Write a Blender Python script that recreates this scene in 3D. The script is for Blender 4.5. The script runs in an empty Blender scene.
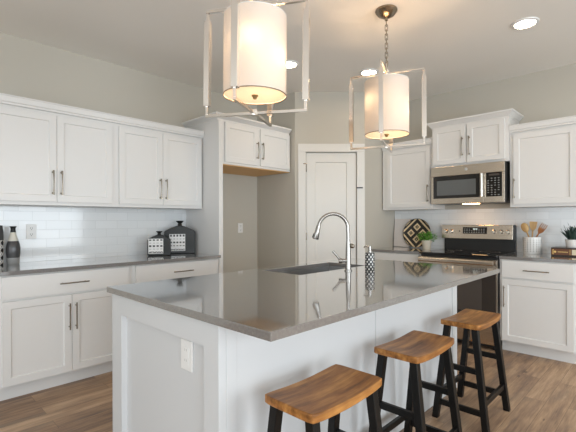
import bpy, bmesh, math, random
from mathutils import Vector, Matrix
random.seed(7)
S = bpy.context.scene
COL = S.collection
PI = math.pi

# ------------------------------------------------------------------ camera, world, lights, exposure
cam_d = bpy.data.cameras.new('camera')
cam = bpy.data.objects.new('camera', cam_d)
COL.objects.link(cam)
cam_d.sensor_fit = 'HORIZONTAL'
cam_d.sensor_width = 36.0
cam_d.lens = 398.92 / 576 * 36
cam_d.shift_y = 5.1 / 576
cam_d.clip_start = 0.05
cam.matrix_world = (Matrix.Translation((0, 0, 1.2527)) @ Matrix.Rotation(0.7702, 4, 'Z')
                    @ Matrix.Rotation(PI / 2, 4, 'X') @ Matrix.Rotation(-0.003, 4, 'Z'))
S.camera = cam

world = bpy.data.worlds.new('daylight')
S.world = world
world.use_nodes = True
bg = world.node_tree.nodes['Background']
bg.inputs['Color'].default_value = (0.80, 0.90, 1.0, 1)
bg.inputs['Strength'].default_value = 1.0


def area(name, loc, aim, sx, sy, power, color):
    d = bpy.data.lights.new(name, 'AREA')
    d.shape = 'RECTANGLE'
    d.size, d.size_y, d.energy, d.color = sx, sy, power, color
    o = bpy.data.objects.new(name, d)
    COL.objects.link(o)
    o.location = loc
    o.rotation_euler = (Vector(aim) - Vector(loc)).to_track_quat('-Z', 'Y').to_euler()
    return o


area('window_daylight_side', (3.15, 2.7, 1.25), (-3.9, 3.0, 1.15), 2.0, 2.1, 96, (0.85, 0.94, 1.0))
area('window_daylight_dining', (3.15, -0.9, 1.25), (-3.9, 0.8, 0.9), 2.6, 2.1, 120, (0.86, 0.94, 1.0))
area('window_daylight_back', (-0.6, -2.95, 1.2), (-1.8, 4.0, 0.9), 4.2, 2.0, 56, (0.88, 0.96, 1.0))
BULB = 140.0        # pendant bulbs
CAN = 52.0         # recessed downlights
HOOD = 30.0         # lamp under the microwave

S.view_settings.view_transform = 'Standard'
S.view_settings.look = 'None'
S.view_settings.exposure = -0.03
S.view_settings.gamma = 1.0
S.view_settings.use_curve_mapping = False

# ------------------------------------------------------------------ materials


def mat(name, color, rough=0.5, metal=0.0, spec=0.5, coat=0.0):
    m = bpy.data.materials.new(name)
    m.use_nodes = True
    b = m.node_tree.nodes['Principled BSDF']
    b.inputs['Base Color'].default_value = (*color, 1)
    b.inputs['Roughness'].default_value = rough
    b.inputs['Metallic'].default_value = metal
    b.inputs['Specular IOR Level'].default_value = spec
    b.inputs['Coat Weight'].default_value = coat
    return m


class NT:
    """tiny node-graph helper"""
    def __init__(self, m):
        self.t = m.node_tree
        self.b = self.t.nodes['Principled BSDF']

    def n(self, kind, **kw):
        x = self.t.nodes.new(kind)
        for k, v in kw.items():
            setattr(x, k, v)
        return x

    def l(self, a, b):
        self.t.links.new(a, b)

    def m(self, op, a, b=None, c=None):
        x = self.t.nodes.new('ShaderNodeMath')
        x.operation = op
        for i, v in enumerate((a, b, c)):
            if v is None:
                continue
            if isinstance(v, (int, float)):
                x.inputs[i].default_value = v
            else:
                self.l(v, x.inputs[i])
        return x.outputs[0]

    def mix(self, fac, c1, c2):
        x = self.t.nodes.new('ShaderNodeMix')
        x.data_type = 'RGBA'
        for sock, v in ((x.inputs[0], fac), (x.inputs[6], c1), (x.inputs[7], c2)):
            if isinstance(v, tuple):
                sock.default_value = (*v, 1)
            elif isinstance(v, (int, float)):
                sock.default_value = v
            else:
                self.l(v, sock)
        return x.outputs[2]

    def co(self):
        return self.n('ShaderNodeTexCoord').outputs['Object']

    def xyz(self):
        s = self.n('ShaderNodeSeparateXYZ')
        self.l(self.co(), s.inputs[0])
        return s.outputs

    def noise(self, vec, scale, detail=3, rough=0.5):
        x = self.n('ShaderNodeTexNoise')
        x.inputs['Scale'].default_value = scale
        x.inputs['Detail'].default_value = detail
        x.inputs['Roughness'].default_value = rough
        if vec is not None:
            self.l(vec, x.inputs['Vector'])
        return x.outputs['Fac']

    def comb(self, a, b, c=0.0):
        x = self.n('ShaderNodeCombineXYZ')
        for i, v in enumerate((a, b, c)):
            if isinstance(v, (int, float)):
                x.inputs[i].default_value = v
            else:
                self.l(v, x.inputs[i])
        return x.outputs[0]

    def bump(self, h, strength, dist):
        x = self.n('ShaderNodeBump')
        x.inputs['Strength'].default_value = strength
        x.inputs['Distance'].default_value = dist
        self.l(h, x.inputs['Height'])
        self.l(x.outputs[0], self.b.inputs['Normal'])

    def ramp(self, fac, stops):
        x = self.n('ShaderNodeValToRGB')
        e = x.color_ramp.elements
        while len(e) < len(stops):
            e.new(0.5)
        for el, (p, c) in zip(e, stops):
            el.position = p
            el.color = (*c, 1)
        self.l(fac, x.inputs[0])
        return x.outputs[0]


M = {}
M['cab'] = mat('white_cabinet_paint', (0.74, 0.725, 0.705), 0.38)
M['trimw'] = mat('white_trim_paint', (0.71, 0.685, 0.64), 0.4)  # white paint, with some of the pendants' warm light mixed into the colour
M['island'] = mat('island_paint', (0.62, 0.625, 0.63), 0.38)


def paint(name, c, bump=0.12, scale=140):
    m = mat(name, c, 0.75, spec=0.25)
    g = NT(m)
    g.bump(g.noise(g.co(), scale, 2), bump, 0.003)
    return m


M['wall'] = paint('greige_wall_paint', (0.53, 0.495, 0.43))
M['ceil'] = paint('ceiling_paint', (0.84, 0.81, 0.76), 0.25, 60)


def floor_mat():
    m = mat('wood_plank_floor', (0.3, 0.2, 0.13), 0.42)
    g = NT(m)
    x, y, z = g.xyz()
    vec = g.comb(y, x, 0.0)
    br = g.n('ShaderNodeTexBrick', offset=0.37)
    g.l(vec, br.inputs['Vector'])
    br.inputs['Color1'].default_value = (0.10, 0.10, 0.10, 1)
    br.inputs['Color2'].default_value = (0.95, 0.95, 0.95, 1)
    br.inputs['Mortar'].default_value = (0.5, 0.5, 0.5, 1)
    br.inputs['Scale'].default_value = 1.0
    br.inputs['Brick Width'].default_value = 1.22
    br.inputs['Row Height'].default_value = 0.128
    br.inputs['Mortar Size'].default_value = 0.0012
    br.inputs['Mortar Smooth'].default_value = 0.2
    sep = g.n('ShaderNodeSeparateColor')
    g.l(br.outputs['Color'], sep.inputs[0])
    tone = sep.outputs[0]
    jit = g.m('MULTIPLY', tone, 7.0)
    grain = g.noise(g.comb(g.m('ADD', g.m('MULTIPLY', y, 1.6), jit), g.m('MULTIPLY', x, 26.0), jit), 1.0, 5, 0.62)
    cloud = g.noise(g.comb(g.m('ADD', g.m('MULTIPLY', y, 1.3), jit), g.m('MULTIPLY', x, 5.0), jit), 1.6, 3, 0.6)
    fine = g.noise(g.comb(g.m('MULTIPLY', y, 9.0), g.m('MULTIPLY', x, 130.0), jit), 1.0, 3, 0.6)
    f = g.m('ADD', g.m('ADD', 0.03, g.m('MULTIPLY', tone, 0.14)), g.m('MULTIPLY', grain, 0.46))
    f = g.m('ADD', f, g.m('MULTIPLY', cloud, 0.36))
    f = g.m('ADD', f, g.m('MULTIPLY', g.m('SUBTRACT', fine, 0.5), 0.22))
    col = g.ramp(f, [(0.30, (0.10, 0.062, 0.042)), (0.43, (0.25, 0.155, 0.100)),
                     (0.55, (0.43, 0.28, 0.170)), (0.70, (0.63, 0.44, 0.295))])
    patch = g.noise(g.comb(g.m('ADD', g.m('MULTIPLY', y, 1.1), g.m('MULTIPLY', tone, 23.0)), g.m('MULTIPLY', x, 4.0), 3.0), 1.5, 4, 0.65)
    pf = g.m('MULTIPLY', g.m('MINIMUM', g.m('MAXIMUM', g.m('MULTIPLY', g.m('SUBTRACT', patch, 0.54), 7.0), 0.0), 1.0), 0.65)
    col = g.mix(pf, col, (0.20, 0.155, 0.12))
    knots = g.n('ShaderNodeTexVoronoi')
    knots.inputs['Scale'].default_value = 1.0
    g.l(g.comb(g.m('MULTIPLY', y, 2.4), g.m('MULTIPLY', x, 6.5)), knots.inputs['Vector'])
    kn = g.m('LESS_THAN', g.m('ADD', knots.outputs['Distance'], g.m('MULTIPLY', grain, 0.10)), 0.115)
    col = g.mix(g.m('MULTIPLY', kn, 0.55), col, (0.06, 0.035, 0.022))
    col = g.mix(g.m('MULTIPLY', br.outputs['Fac'], 0.75), col, (0.05, 0.03, 0.02))
    g.l(col, g.b.inputs['Base Color'])
    g.l(g.m('ADD', 0.34, g.m('MULTIPLY', grain, 0.22)), g.b.inputs['Roughness'])
    g.bump(g.m('SUBTRACT', g.m('MULTIPLY', grain, 0.3), br.outputs['Fac']), 0.25, 0.002)
    return m


M['floor'] = floor_mat()


def quartz():
    m = mat('grey_quartz', (0.13, 0.12, 0.115), 0.08, spec=0.6, coat=1.0)
    m.node_tree.nodes['Principled BSDF'].inputs['Coat Roughness'].default_value = 0.06
    m.node_tree.nodes['Principled BSDF'].inputs['Coat IOR'].default_value = 1.95
    g = NT(m)
    a = g.noise(g.co(), 420, 2)
    b = g.noise(g.co(), 90, 3)
    f = g.m('ADD', g.m('MULTIPLY', a, 0.7), g.m('MULTIPLY', b, 0.3))
    g.l(g.ramp(f, [(0.36, (0.155, 0.145, 0.139)), (0.55, (0.205, 0.193, 0.185)), (0.68, (0.29, 0.275, 0.26))]),
        g.b.inputs['Base Color'])
    return m


M['quartz'] = quartz()


def tile(name, axis):
    m = mat(name, (0.8, 0.8, 0.8), 0.10, spec=0.55)
    g = NT(m)
    x, y, z = g.xyz()
    u = y if axis == 'Y' else x
    br = g.n('ShaderNodeTexBrick', offset=0.5)
    g.l(g.comb(u, z), br.inputs['Vector'])
    br.inputs['Color1'].default_value = (0.73, 0.745, 0.75, 1)
    br.inputs['Color2'].default_value = (0.80, 0.81, 0.815, 1)
    br.inputs['Mortar'].default_value = (0.69, 0.70, 0.705, 1)
    br.inputs['Scale'].default_value = 1.0
    br.inputs['Brick Width'].default_value = 0.205
    br.inputs['Row Height'].default_value = 0.079
    br.inputs['Mortar Size'].default_value = 0.0022
    br.inputs['Mortar Smooth'].default_value = 0.1
    g.l(br.outputs['Color'], g.b.inputs['Base Color'])
    wav = g.noise(g.co(), 9, 2)
    g.bump(g.m('SUBTRACT', g.m('MULTIPLY', wav, 0.6), br.outputs['Fac']), 0.35, 0.003)
    return m


M['tile_l'] = tile('white_gloss_tile_side', 'Y')
M['tile_r'] = tile('white_gloss_tile_range', 'X')


def steel(name, c, rough, along='X'):
    m = mat(name, c, rough, 1.0)
    g = NT(m)
    x, y, z = g.xyz()
    v = g.comb(g.m('MULTIPLY', x, 3.0), g.m('MULTIPLY', y, 3.0), g.m('MULTIPLY', z, 260.0))
    g.l(g.m('ADD', rough - 0.06, g.m('MULTIPLY', g.noise(v, 1.0, 2), 0.14)), g.b.inputs['Roughness'])
    return m


M['steel'] = steel('brushed_stainless_steel', (0.62, 0.545, 0.46), 0.24)
M['nickel'] = mat('brushed_nickel', (0.72, 0.68, 0.62), 0.22, 1.0)
M['pull'] = mat('satin_nickel_pull', (0.27, 0.235, 0.19), 0.26, 1.0)
M['fnickel'] = mat('pendant_polished_nickel', (0.84, 0.80, 0.755), 0.12, 1.0)
M['chrome'] = mat('faucet_stainless', (0.36, 0.34, 0.32), 0.24, 1.0)
M['sink'] = mat('sink_stainless', (0.42, 0.42, 0.425), 0.42, 1.0)
M['blackglass'] = mat('black_glass', (0.010, 0.009, 0.009), 0.06, spec=0.6)
M['ovenglass'] = mat('oven_door_glass', (0.035, 0.028, 0.024), 0.07, spec=0.6)
M['ovenwin'] = mat('oven_window_tint', (0.075, 0.062, 0.054), 0.10, spec=0.6)
M['microwin'] = mat('microwave_window_mesh', (0.12, 0.125, 0.125), 0.18)
M['black'] = mat('black_enamel', (0.012, 0.012, 0.012), 0.35)
M['legblack'] = mat('black_painted_wood', (0.006, 0.0055, 0.005), 0.38, spec=0.28)
M['key'] = mat('control_key_print', (0.42, 0.42, 0.40), 0.5)
M['plate'] = mat('white_plastic', (0.80, 0.79, 0.77), 0.3)
M['slot'] = mat('dark_slot', (0.03, 0.03, 0.03), 0.6)
M['oak'] = mat('unfinished_maple_underside', (0.78, 0.47, 0.20), 0.6)
M['brass'] = mat('antique_brass', (0.42, 0.31, 0.16), 0.3, 1.0)
M['brass_dark'] = mat('satin_canopy_metal', (0.33, 0.27, 0.20), 0.25, 1.0)
M['ceramicw'] = mat('white_ceramic', (0.80, 0.79, 0.77), 0.25)
M['glazeblk'] = mat('black_glaze', (0.013, 0.014, 0.013), 0.36, spec=0.3)
M['vasegrey'] = mat('charcoal_glaze', (0.055, 0.054, 0.056), 0.22)
M['cream'] = mat('cream_glaze', (0.66, 0.63, 0.55), 0.4)
M['marble'] = mat('pale_board', (0.72, 0.66, 0.62), 0.4)
M['leaf'] = mat('bright_green_leaf', (0.09, 0.29, 0.03), 0.45)
M['leaf2'] = mat('fresh_green_leaf', (0.20, 0.46, 0.07), 0.45)
M['succ'] = mat('dark_blue_green_leaf', (0.030, 0.060, 0.050), 0.45)
M['potbeige'] = mat('beige_ceramic', (0.62, 0.56, 0.46), 0.5)
M['bookc'] = mat('dark_leather_cover', (0.030, 0.014, 0.008), 0.35)
M['bookm'] = mat('brown_leather_spine', (0.14, 0.05, 0.018), 0.4)
M['gold'] = mat('gold_tooling', (0.75, 0.50, 0.18), 0.35, 0.8)
M['paper'] = mat('cream_paper', (0.70, 0.62, 0.45), 0.7)
M['soil'] = mat('potting_soil', (0.05, 0.035, 0.025), 0.9)


def wood(name, c1, c2, c3, axis='Y', rough=0.32, k=1.0):
    m = mat(name, c2, rough, spec=0.35)
    g = NT(m)
    x, y, z = g.xyz()
    if axis == 'Y':
        v = g.comb(g.m('MULTIPLY', y, 2.5 * k), g.m('MULTIPLY', x, 30 * k), g.m('MULTIPLY', z, 30 * k))
        v2 = g.comb(g.m('MULTIPLY', y, 5 * k), g.m('MULTIPLY', x, 14 * k), z)
    else:
        v = g.comb(g.m('MULTIPLY', z, 2.5 * k), g.m('MULTIPLY', x, 30 * k), g.m('MULTIPLY', y, 30 * k))
        v2 = g.comb(g.m('MULTIPLY', z, 5 * k), g.m('MULTIPLY', x, 14 * k), y)
    info = g.n('ShaderNodeObjectInfo')
    off = g.m('MULTIPLY', info.outputs['Random'], 9.0)
    add = g.n('ShaderNodeVectorMath', operation='ADD')
    g.l(v, add.inputs[0])
    g.l(g.comb(off, off, off), add.inputs[1])
    add2 = g.n('ShaderNodeVectorMath', operation='ADD')
    g.l(v2, add2.inputs[0])
    g.l(g.comb(off, off, off), add2.inputs[1])
    f = g.m('ADD', g.m('MULTIPLY', g.noise(add.outputs[0], 1.0, 5, 0.6), 0.6),
            g.m('MULTIPLY', g.noise(add2.outputs[0], 1.0, 3, 0.6), 0.4))
    g.l(g.ramp(f, [(0.33, c1), (0.5, c2), (0.68, c3)]), g.b.inputs['Base Color'])
    return m


M['seat'] = wood('honey_stained_wood', (0.085, 0.028, 0.007), (0.32, 0.130, 0.032), (0.62, 0.30, 0.085), rough=0.40)
M['spoon'] = wood('pale_beech', (0.42, 0.24, 0.09), (0.55, 0.34, 0.14), (0.68, 0.47, 0.23), 'Z')
M['spoon2'] = wood('red_brown_wood', (0.20, 0.070, 0.018), (0.30, 0.11, 0.028), (0.42, 0.17, 0.05), 'Z')


def lattice(name, ax_r, period_u, period_v, white, black, mode):
    """diamond lattice round a small turned vessel; u = angle, v = height"""
    m = mat(name, white, 0.25)
    g = NT(m)
    x, y, z = g.xyz()
    u = g.m('MULTIPLY', g.m('ARCTAN2', y, x), ax_r / period_u)
    v = g.m('DIVIDE', z, period_v)
    fu = g.m('ABSOLUTE', g.m('SUBTRACT', g.m('FRACT', u), 0.5))
    fv = g.m('ABSOLUTE', g.m('SUBTRACT', g.m('FRACT', v), 0.5))
    s = g.m('ADD', fu, fv)
    if mode == 'diamond':
        f = g.m('LESS_THAN', g.m('ABSOLUTE', g.m('SUBTRACT', s, 0.5)), 0.24)
    else:   # rings: black ground, white ring with black dot
        d = g.m('SQRT', g.m('ADD', g.m('POWER', fu, 2.0), g.m('POWER', fv, 2.0)))
        inner = g.m('LESS_THAN', d, 0.24)
        lines = g.m('LESS_THAN', g.m('ABSOLUTE', g.m('SUBTRACT', s, 0.5)), 0.09)
        f = g.m('SUBTRACT', 1.0, g.m('MAXIMUM', inner, lines))
    g.l(g.mix(f, white, black), g.b.inputs['Base Color'])
    return m


M['soapdots'] = lattice('black_white_lattice', 0.0325, 0.0255, 0.0325, (0.78, 0.77, 0.73), (0.02, 0.02, 0.02), 'diamond')
M['ringdots'] = lattice('black_white_ring_print', 0.055, 0.046, 0.058, (0.75, 0.74, 0.70), (0.02, 0.02, 0.02), 'ring')
M['basketband'] = lattice('grey_white_band', 0.05, 0.0225, 0.020, (0.62, 0.61, 0.58), (0.16, 0.16, 0.16), 'diamond')


def crock_mat():
    m = mat('white_pierced_ceramic', (0.8, 0.79, 0.77), 0.3)
    g = NT(m)
    x, y, z = g.xyz()
    u = g.m('MULTIPLY', g.m('ARCTAN2', y, x), 0.08 / 0.027)
    v = g.m('DIVIDE', z, 0.018)
    fu = g.m('SUBTRACT', g.m('FRACT', u), 0.5)
    fv = g.m('SUBTRACT', g.m('FRACT', v), 0.5)
    d = g.m('SQRT', g.m('ADD', g.m('POWER', fu, 2.0), g.m('POWER', fv, 2.0)))
    f = g.m('MULTIPLY', g.m('LESS_THAN', d, 0.25),
            g.m('MULTIPLY', g.m('GREATER_THAN', z, 0.02), g.m('LESS_THAN', z, 0.155)))
    g.l(g.mix(f, (0.80, 0.79, 0.77), (0.33, 0.31, 0.29)), g.b.inputs['Base Color'])
    return m


M['crock'] = crock_mat()


def tray_mat(R):
    m = mat('black_and_straw_weave', (0.6, 0.4, 0.2), 0.55)
    g = NT(m)
    x, y, z = g.xyz()
    k = 0.70711 / R
    p = g.m('ABSOLUTE', g.m('MULTIPLY', g.m('ADD', x, y), k))
    q = g.m('ABSOLUTE', g.m('MULTIPLY', g.m('SUBTRACT', x, y), k))
    mx = g.m('MAXIMUM', p, q)
    outer = g.m('LESS_THAN', g.m('FRACT', g.m('DIVIDE', g.m('SUBTRACT', mx, 0.60), 0.22)), 0.5)
    a = g.m('ABSOLUTE', g.m('SUBTRACT', p, 0.30))
    b = g.m('ABSOLUTE', g.m('SUBTRACT', q, 0.30))
    m2 = g.m('MAXIMUM', a, b)
    ring = g.m('MULTIPLY', g.m('LESS_THAN', m2, 0.20), g.m('GREATER_THAN', m2, 0.10))
    dot = g.m('LESS_THAN', m2, 0.035)
    inner = g.m('SUBTRACT', 1.0, g.m('MAXIMUM', ring, dot))
    use = g.m('GREATER_THAN', mx, 0.60)
    f = g.m('ADD', g.m('MULTIPLY', use, outer), g.m('MULTIPLY', g.m('SUBTRACT', 1.0, use), inner))
    r = g.m('SQRT', g.m('ADD', g.m('POWER', x, 2.0), g.m('POWER', y, 2.0)))
    f = g.m('MAXIMUM', f, g.m('GREATER_THAN', r, R * 0.97))
    g.l(g.mix(f, (0.74, 0.57, 0.34), (0.020, 0.015, 0.012)), g.b.inputs['Base Color'])
    g.bump(g.noise(g.co(), 260, 1), 0.4, 0.003)
    return m


def shade_mat(name, c, trans, dc):
    m = bpy.data.materials.new(name)
    m.use_nodes = True
    t = m.node_tree
    t.nodes.clear()
    out = t.nodes.new('ShaderNodeOutputMaterial')
    mix = t.nodes.new('ShaderNodeMixShader')
    d = t.nodes.new('ShaderNodeBsdfDiffuse')
    tr = t.nodes.new('ShaderNodeBsdfTranslucent')
    d.inputs['Color'].default_value = (*dc, 1)
    tr.inputs['Color'].default_value = (*c, 1)
    mix.inputs[0].default_value = trans
    t.links.new(d.outputs[0], mix.inputs[1])
    t.links.new(tr.outputs[0], mix.inputs[2])
    t.links.new(mix.outputs[0], out.inputs[0])
    return m


M['shade'] = shade_mat('white_linen_shade', (0.95, 0.86, 0.77), 0.028, (0.70, 0.625, 0.555))
M['diffuser'] = shade_mat('frosted_diffuser', (0.95, 0.90, 0.82), 0.11, (0.80, 0.77, 0.70))


def emit(name, c, s):
    m = bpy.data.materials.new(name)
    m.use_nodes = True
    t = m.node_tree
    t.nodes.clear()
    out = t.nodes.new('ShaderNodeOutputMaterial')
    e = t.nodes.new('ShaderNodeEmission')
    e.inputs[0].default_value = (*c, 1)
    e.inputs[1].default_value = s
    t.links.new(e.outputs[0], out.inputs[0])
    return m


M['bulb'] = emit('warm_bulb', (1.0, 0.70, 0.42), BULB)
M['can'] = emit('downlight_lens', (1.0, 0.80, 0.56), CAN)
M['hood'] = emit('microwave_lamp', (1.0, 0.58, 0.26), HOOD)
M['digits'] = emit('lit_clock_digits', (0.75, 0.85, 0.80), 1.2)

# ------------------------------------------------------------------ mesh helpers


class MB:
    def __init__(self):
        self.b = bmesh.new()

    def box(self, x0, x1, y0, y1, z0, z1):
        v = [self.b.verts.new(p) for p in ((x0, y0, z0), (x1, y0, z0), (x1, y1, z0), (x0, y1, z0),
                                           (x0, y0, z1), (x1, y0, z1), (x1, y1, z1), (x0, y1, z1))]
        for f in ((0, 3, 2, 1), (4, 5, 6, 7), (0, 1, 5, 4), (1, 2, 6, 5), (2, 3, 7, 6), (3, 0, 4, 7)):
            self.b.faces.new([v[i] for i in f])
        return self

    def hexa(self, low, high):
        """prism between two 4-point loops"""
        a = [self.b.verts.new(p) for p in low]
        c = [self.b.verts.new(p) for p in high]
        n = len(a)
        self.b.faces.new(a[::-1])
        self.b.faces.new(c)
        for i in range(n):
            j = (i + 1) % n
            self.b.faces.new((a[i], a[j], c[j], c[i]))
        return self

    def tube(self, pts, rad, seg=12, cap=True):
        """round bar along a polyline, radius per point or constant"""
        pts = [Vector(p) for p in pts]
        if isinstance(rad, (int, float)):
            rad = [rad] * len(pts)
        rings = []
        t0 = (pts[1] - pts[0]).normalized()
        ref = Vector((0, 0, 1)) if abs(t0.z) < 0.9 else Vector((1, 0, 0))
        nrm = t0.cross(ref).normalized()
        for i, p in enumerate(pts):
            if i == 0:
                t = t0
            elif i == len(pts) - 1:
                t = (pts[i] - pts[i - 1]).normalized()
            else:
                t = ((pts[i + 1] - pts[i]).normalized() + (pts[i] - pts[i - 1]).normalized()).normalized()
            nrm = (nrm - t * nrm.dot(t)).normalized()
            bi = t.cross(nrm)
            rings.append([self.b.verts.new(p + rad[i] * (math.cos(2 * PI * k / seg) * nrm + math.sin(2 * PI * k / seg) * bi))
                          for k in range(seg)])
        for a, c in zip(rings, rings[1:]):
            for k in range(seg):
                self.b.faces.new((a[k], a[(k + 1) % seg], c[(k + 1) % seg], c[k]))
        if cap:
            self.b.faces.new(rings[0][::-1])
            self.b.faces.new(rings[-1])
        return self

    def lathe(self, prof, seg=32, cx=0.0, cy=0.0, closed=False):
        """revolve (r, z) profile round Z; r = 0 ends close to a point"""
        rings = []
        for r, z in prof:
            if r < 1e-6:
                rings.append([self.b.verts.new((cx, cy, z))])
            else:
                rings.append([self.b.verts.new((cx + r * math.cos(2 * PI * k / seg), cy + r * math.sin(2 * PI * k / seg), z))
                              for k in range(seg)])
        for a, c in zip(rings, rings[1:]):
            for k in range(seg):
                j = (k + 1) % seg
                if len(a) == 1 and len(c) > 1:
                    self.b.faces.new((a[0], c[k], c[j]))
                elif len(c) == 1 and len(a) > 1:
                    self.b.faces.new((a[k], c[0], a[j]))
                elif len(a) > 1:
                    self.b.faces.new((a[k], a[j], c[j], c[k]))
        return self

    def prism(self, poly, axis, a0, a1):
        """extrude a 2-D polygon along an axis ('X': poly in y,z; 'Y': poly in x,z; 'Z': x,y)"""
        def P(u, v, w):
            return {'X': (w, u, v), 'Y': (u, w, v), 'Z': (u, v, w)}[axis]
        lo = [self.b.verts.new(P(u, v, a0)) for u, v in poly]
        hi = [self.b.verts.new(P(u, v, a1)) for u, v in poly]
        self.b.faces.new(lo[::-1])
        self.b.faces.new(hi)
        n = len(poly)
        for i in range(n):
            j = (i + 1) % n
            self.b.faces.new((lo[i], lo[j], hi[j], hi[i]))
        return self

    def shaker(self, x0, x1, z0, z1, yf, th, rail, depth=0.009, bev=0.004, top=None, right=None):
        """recessed-panel front facing -Y"""
        top = rail if top is None else top
        right = rail if right is None else right

        def loop(ax0, ax1, az0, az1, y):
            return [self.b.verts.new(p) for p in ((ax0, y, az0), (ax1, y, az0), (ax1, y, az1), (ax0, y, az1))]
        o = loop(x0, x1, z0, z1, yf)
        i1 = loop(x0 + rail, x1 - right, z0 + rail, z1 - top, yf)
        i2 = loop(x0 + rail + bev, x1 - right - bev, z0 + rail + bev, z1 - top - bev, yf + depth)
        bk = loop(x0, x1, z0, z1, yf + th)
        for a, c in ((bk, o), (o, i1), (i1, i2)):
            for k in range(4):
                j = (k + 1) % 4
                self.b.faces.new((a[k], a[j], c[j], c[k]))
        self.b.faces.new(i2)
        self.b.faces.new(bk[::-1])
        return self

    def moved(self, mtx):
        bmesh.ops.transform(self.b, matrix=mtx, verts=self.b.verts)
        return self

    def build(self, name, m, parent=None, bevel=0.0, smooth=False, seg=2, loc=None):
        bmesh.ops.recalc_face_normals(self.b, faces=self.b.faces)
        me = bpy.data.meshes.new(name)
        self.b.to_mesh(me)
        self.b.free()
        me.materials.append(m)
        if smooth:
            for p in me.polygons:
                p.use_smooth = True
            me.set_sharp_from_angle(angle=math.radians(40))
        o = bpy.data.objects.new(name, me)
        COL.objects.link(o)
        if parent is not None:
            o.parent = parent
        if loc is not None:
            o.location = loc
        if bevel:
            md = o.modifiers.new('bevel', 'BEVEL')
            md.width = bevel
            md.segments = seg
            md.limit_method = 'ANGLE'
            md.angle_limit = math.radians(40)
        return o


def tag(o, label, cat, group=None):
    o['label'] = label
    o['category'] = cat
    if group:
        o['group'] = group
    return o


def thing(name, label, cat, loc=(0, 0, 0), rz=0.0, group=None):
    o = bpy.data.objects.new(name, None)
    o.empty_display_size = 0.1
    COL.objects.link(o)
    o.location = loc
    o.rotation_euler = (0, 0, rz)
    return tag(o, label, cat, group)


def struct(o):
    o['kind'] = 'structure'
    return o


def copy_tree(o, parent=None):
    c = o.copy()
    COL.objects.link(c)
    if parent is not None:
        c.parent = parent
    for ch in list(o.children):
        copy_tree(ch, c)
    return c


# ------------------------------------------------------------------ the room
XW, YW, H = -3.933, 4.779, 2.794          # left wall, range wall, ceiling
XE, YS = 3.2, -3.0                        # far side of the open-plan room, behind the camera
YA = 3.475                                # side wall of the refrigerator alcove
P0 = Vector((-3.250, YA, 0))
P1 = Vector((-2.661, 4.072, 0))           # pantry corner
T = 0.12

struct(MB().box(XW - T, XE + T, YS - T, YW + T, -0.05, 0).build('floor', M['floor']))
struct(MB().box(XW - T, XE + T, YS - T, YW + T, H, H + 0.1).build('ceiling', M['ceil']))
struct(MB().box(XW - T, XW, YS - T, YW + T, 0, H).build('wall_left', M['wall']))
struct(MB().box(XW, XE + T, YW, YW + T, 0, H).build('wall_range', M['wall']))
struct(MB().prism([(XW, YA), (P0.x, P0.y), (P0.x - 0.05, P0.y + 0.10), (XW, YA + 0.10)], 'Z', 0, H).build('wall_alcove', M['wall']))
struct(MB().prism([(P1.x, P1.y), (P1.x, YW), (P1.x - 0.1, YW), (P1.x - 0.1, P1.y + 0.03)], 'Z', 0, H).build('wall_return', M['wall']))
# far walls of the open room with their large glazed openings
sw = MB()
sw.box(XE, XE + T, YS - T, -2.2, 0, H).box(XE, XE + T, 0.4, 1.7, 0, H).box(XE, XE + T, 3.7, YW + T, 0, H)
for wy0, wy1 in ((-2.2, 0.4), (1.7, 3.7)):
    sw.box(XE, XE + T, wy0, wy1, 0, 0.2).box(XE, XE + T, wy0, wy1, 2.35, H)
struct(sw.build('wall_right', M['wall']))
bw = MB()
bw.box(XW, -2.7, YS - T, YS, 0, H).box(1.5, XE, YS - T, YS, 0, H)
bw.box(-2.7, 1.5, YS - T, YS, 0, 0.35).box(-2.7, 1.5, YS - T, YS, 2.35, H)
struct(bw.build('wall_rear', M['wall']))

# diagonal pantry wall in its own frame: x along the wall, -y towards the room
DL = (P1 - P0).length
DM = Matrix.Translation(P0) @ Matrix.Rotation(math.atan2(P1.y - P0.y, P1.x - P0.x), 4, 'Z')
D0, D1, DT = 0.128, 0.735, 2.075          # door opening
dw = MB()
dw.box(0, D0, 0, 0.1, 0, H).box(D1, DL, 0, 0.1, 0, H).box(D0, D1, 0, 0.1, DT, H)
struct(dw.moved(DM).build('wall_pantry', M['wall']))
cs = MB()
cs.box(D0 - 0.093, D0 - 0.002, -0.018, -0.0005, 0, DT + 0.002).box(D1 + 0.002, D1 + 0.095, -0.018, -0.0005, 0, DT + 0.002)
cs.box(D0 - 0.093, D1 + 0.095, -0.020, -0.0005, DT + 0.002, DT + 0.097)
struct(cs.moved(DM).build('trim_1', M['trimw'], bevel=0.002))
door = MB().shaker(D0 + 0.004, D1 - 0.004, 0.008, DT - 0.005, 0.012, 0.035, 0.112, depth=0.011, bev=0.006, top=0.112).moved(DM).build('door_1', M['trimw'])
struct(door)
for hz in (1.885, 1.07, 0.25):
    h = MB().tube([(D0 + 0.002, -0.004, hz - 0.045), (D0 + 0.002, -0.004, hz + 0.045)], 0.008, 8)
    if hz > 1.5:
        h.tube([(D0 - 0.03, -0.022, hz + 0.05), (D0 + 0.004, -0.012, hz + 0.05)], 0.006, 8)
    h.moved(DM).build('hinge', M['pull'], door)
k = MB().tube([(D1 - 0.062, 0.012, 0.955), (D1 - 0.062, 0.004, 0.955)], 0.030, 16)
k.tube([(D1 - 0.062, 0.004, 0.955), (D1 - 0.062, -0.03, 0.955), (D1 - 0.062, -0.036, 0.955), (D1 - 0.062, -0.055, 0.955), (D1 - 0.062, -0.062, 0.955)],
       [0.010, 0.010, 0.022, 0.026, 0.016], 16)
k.moved(DM).build('door_knob', M['pull'], door, smooth=True)
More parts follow.
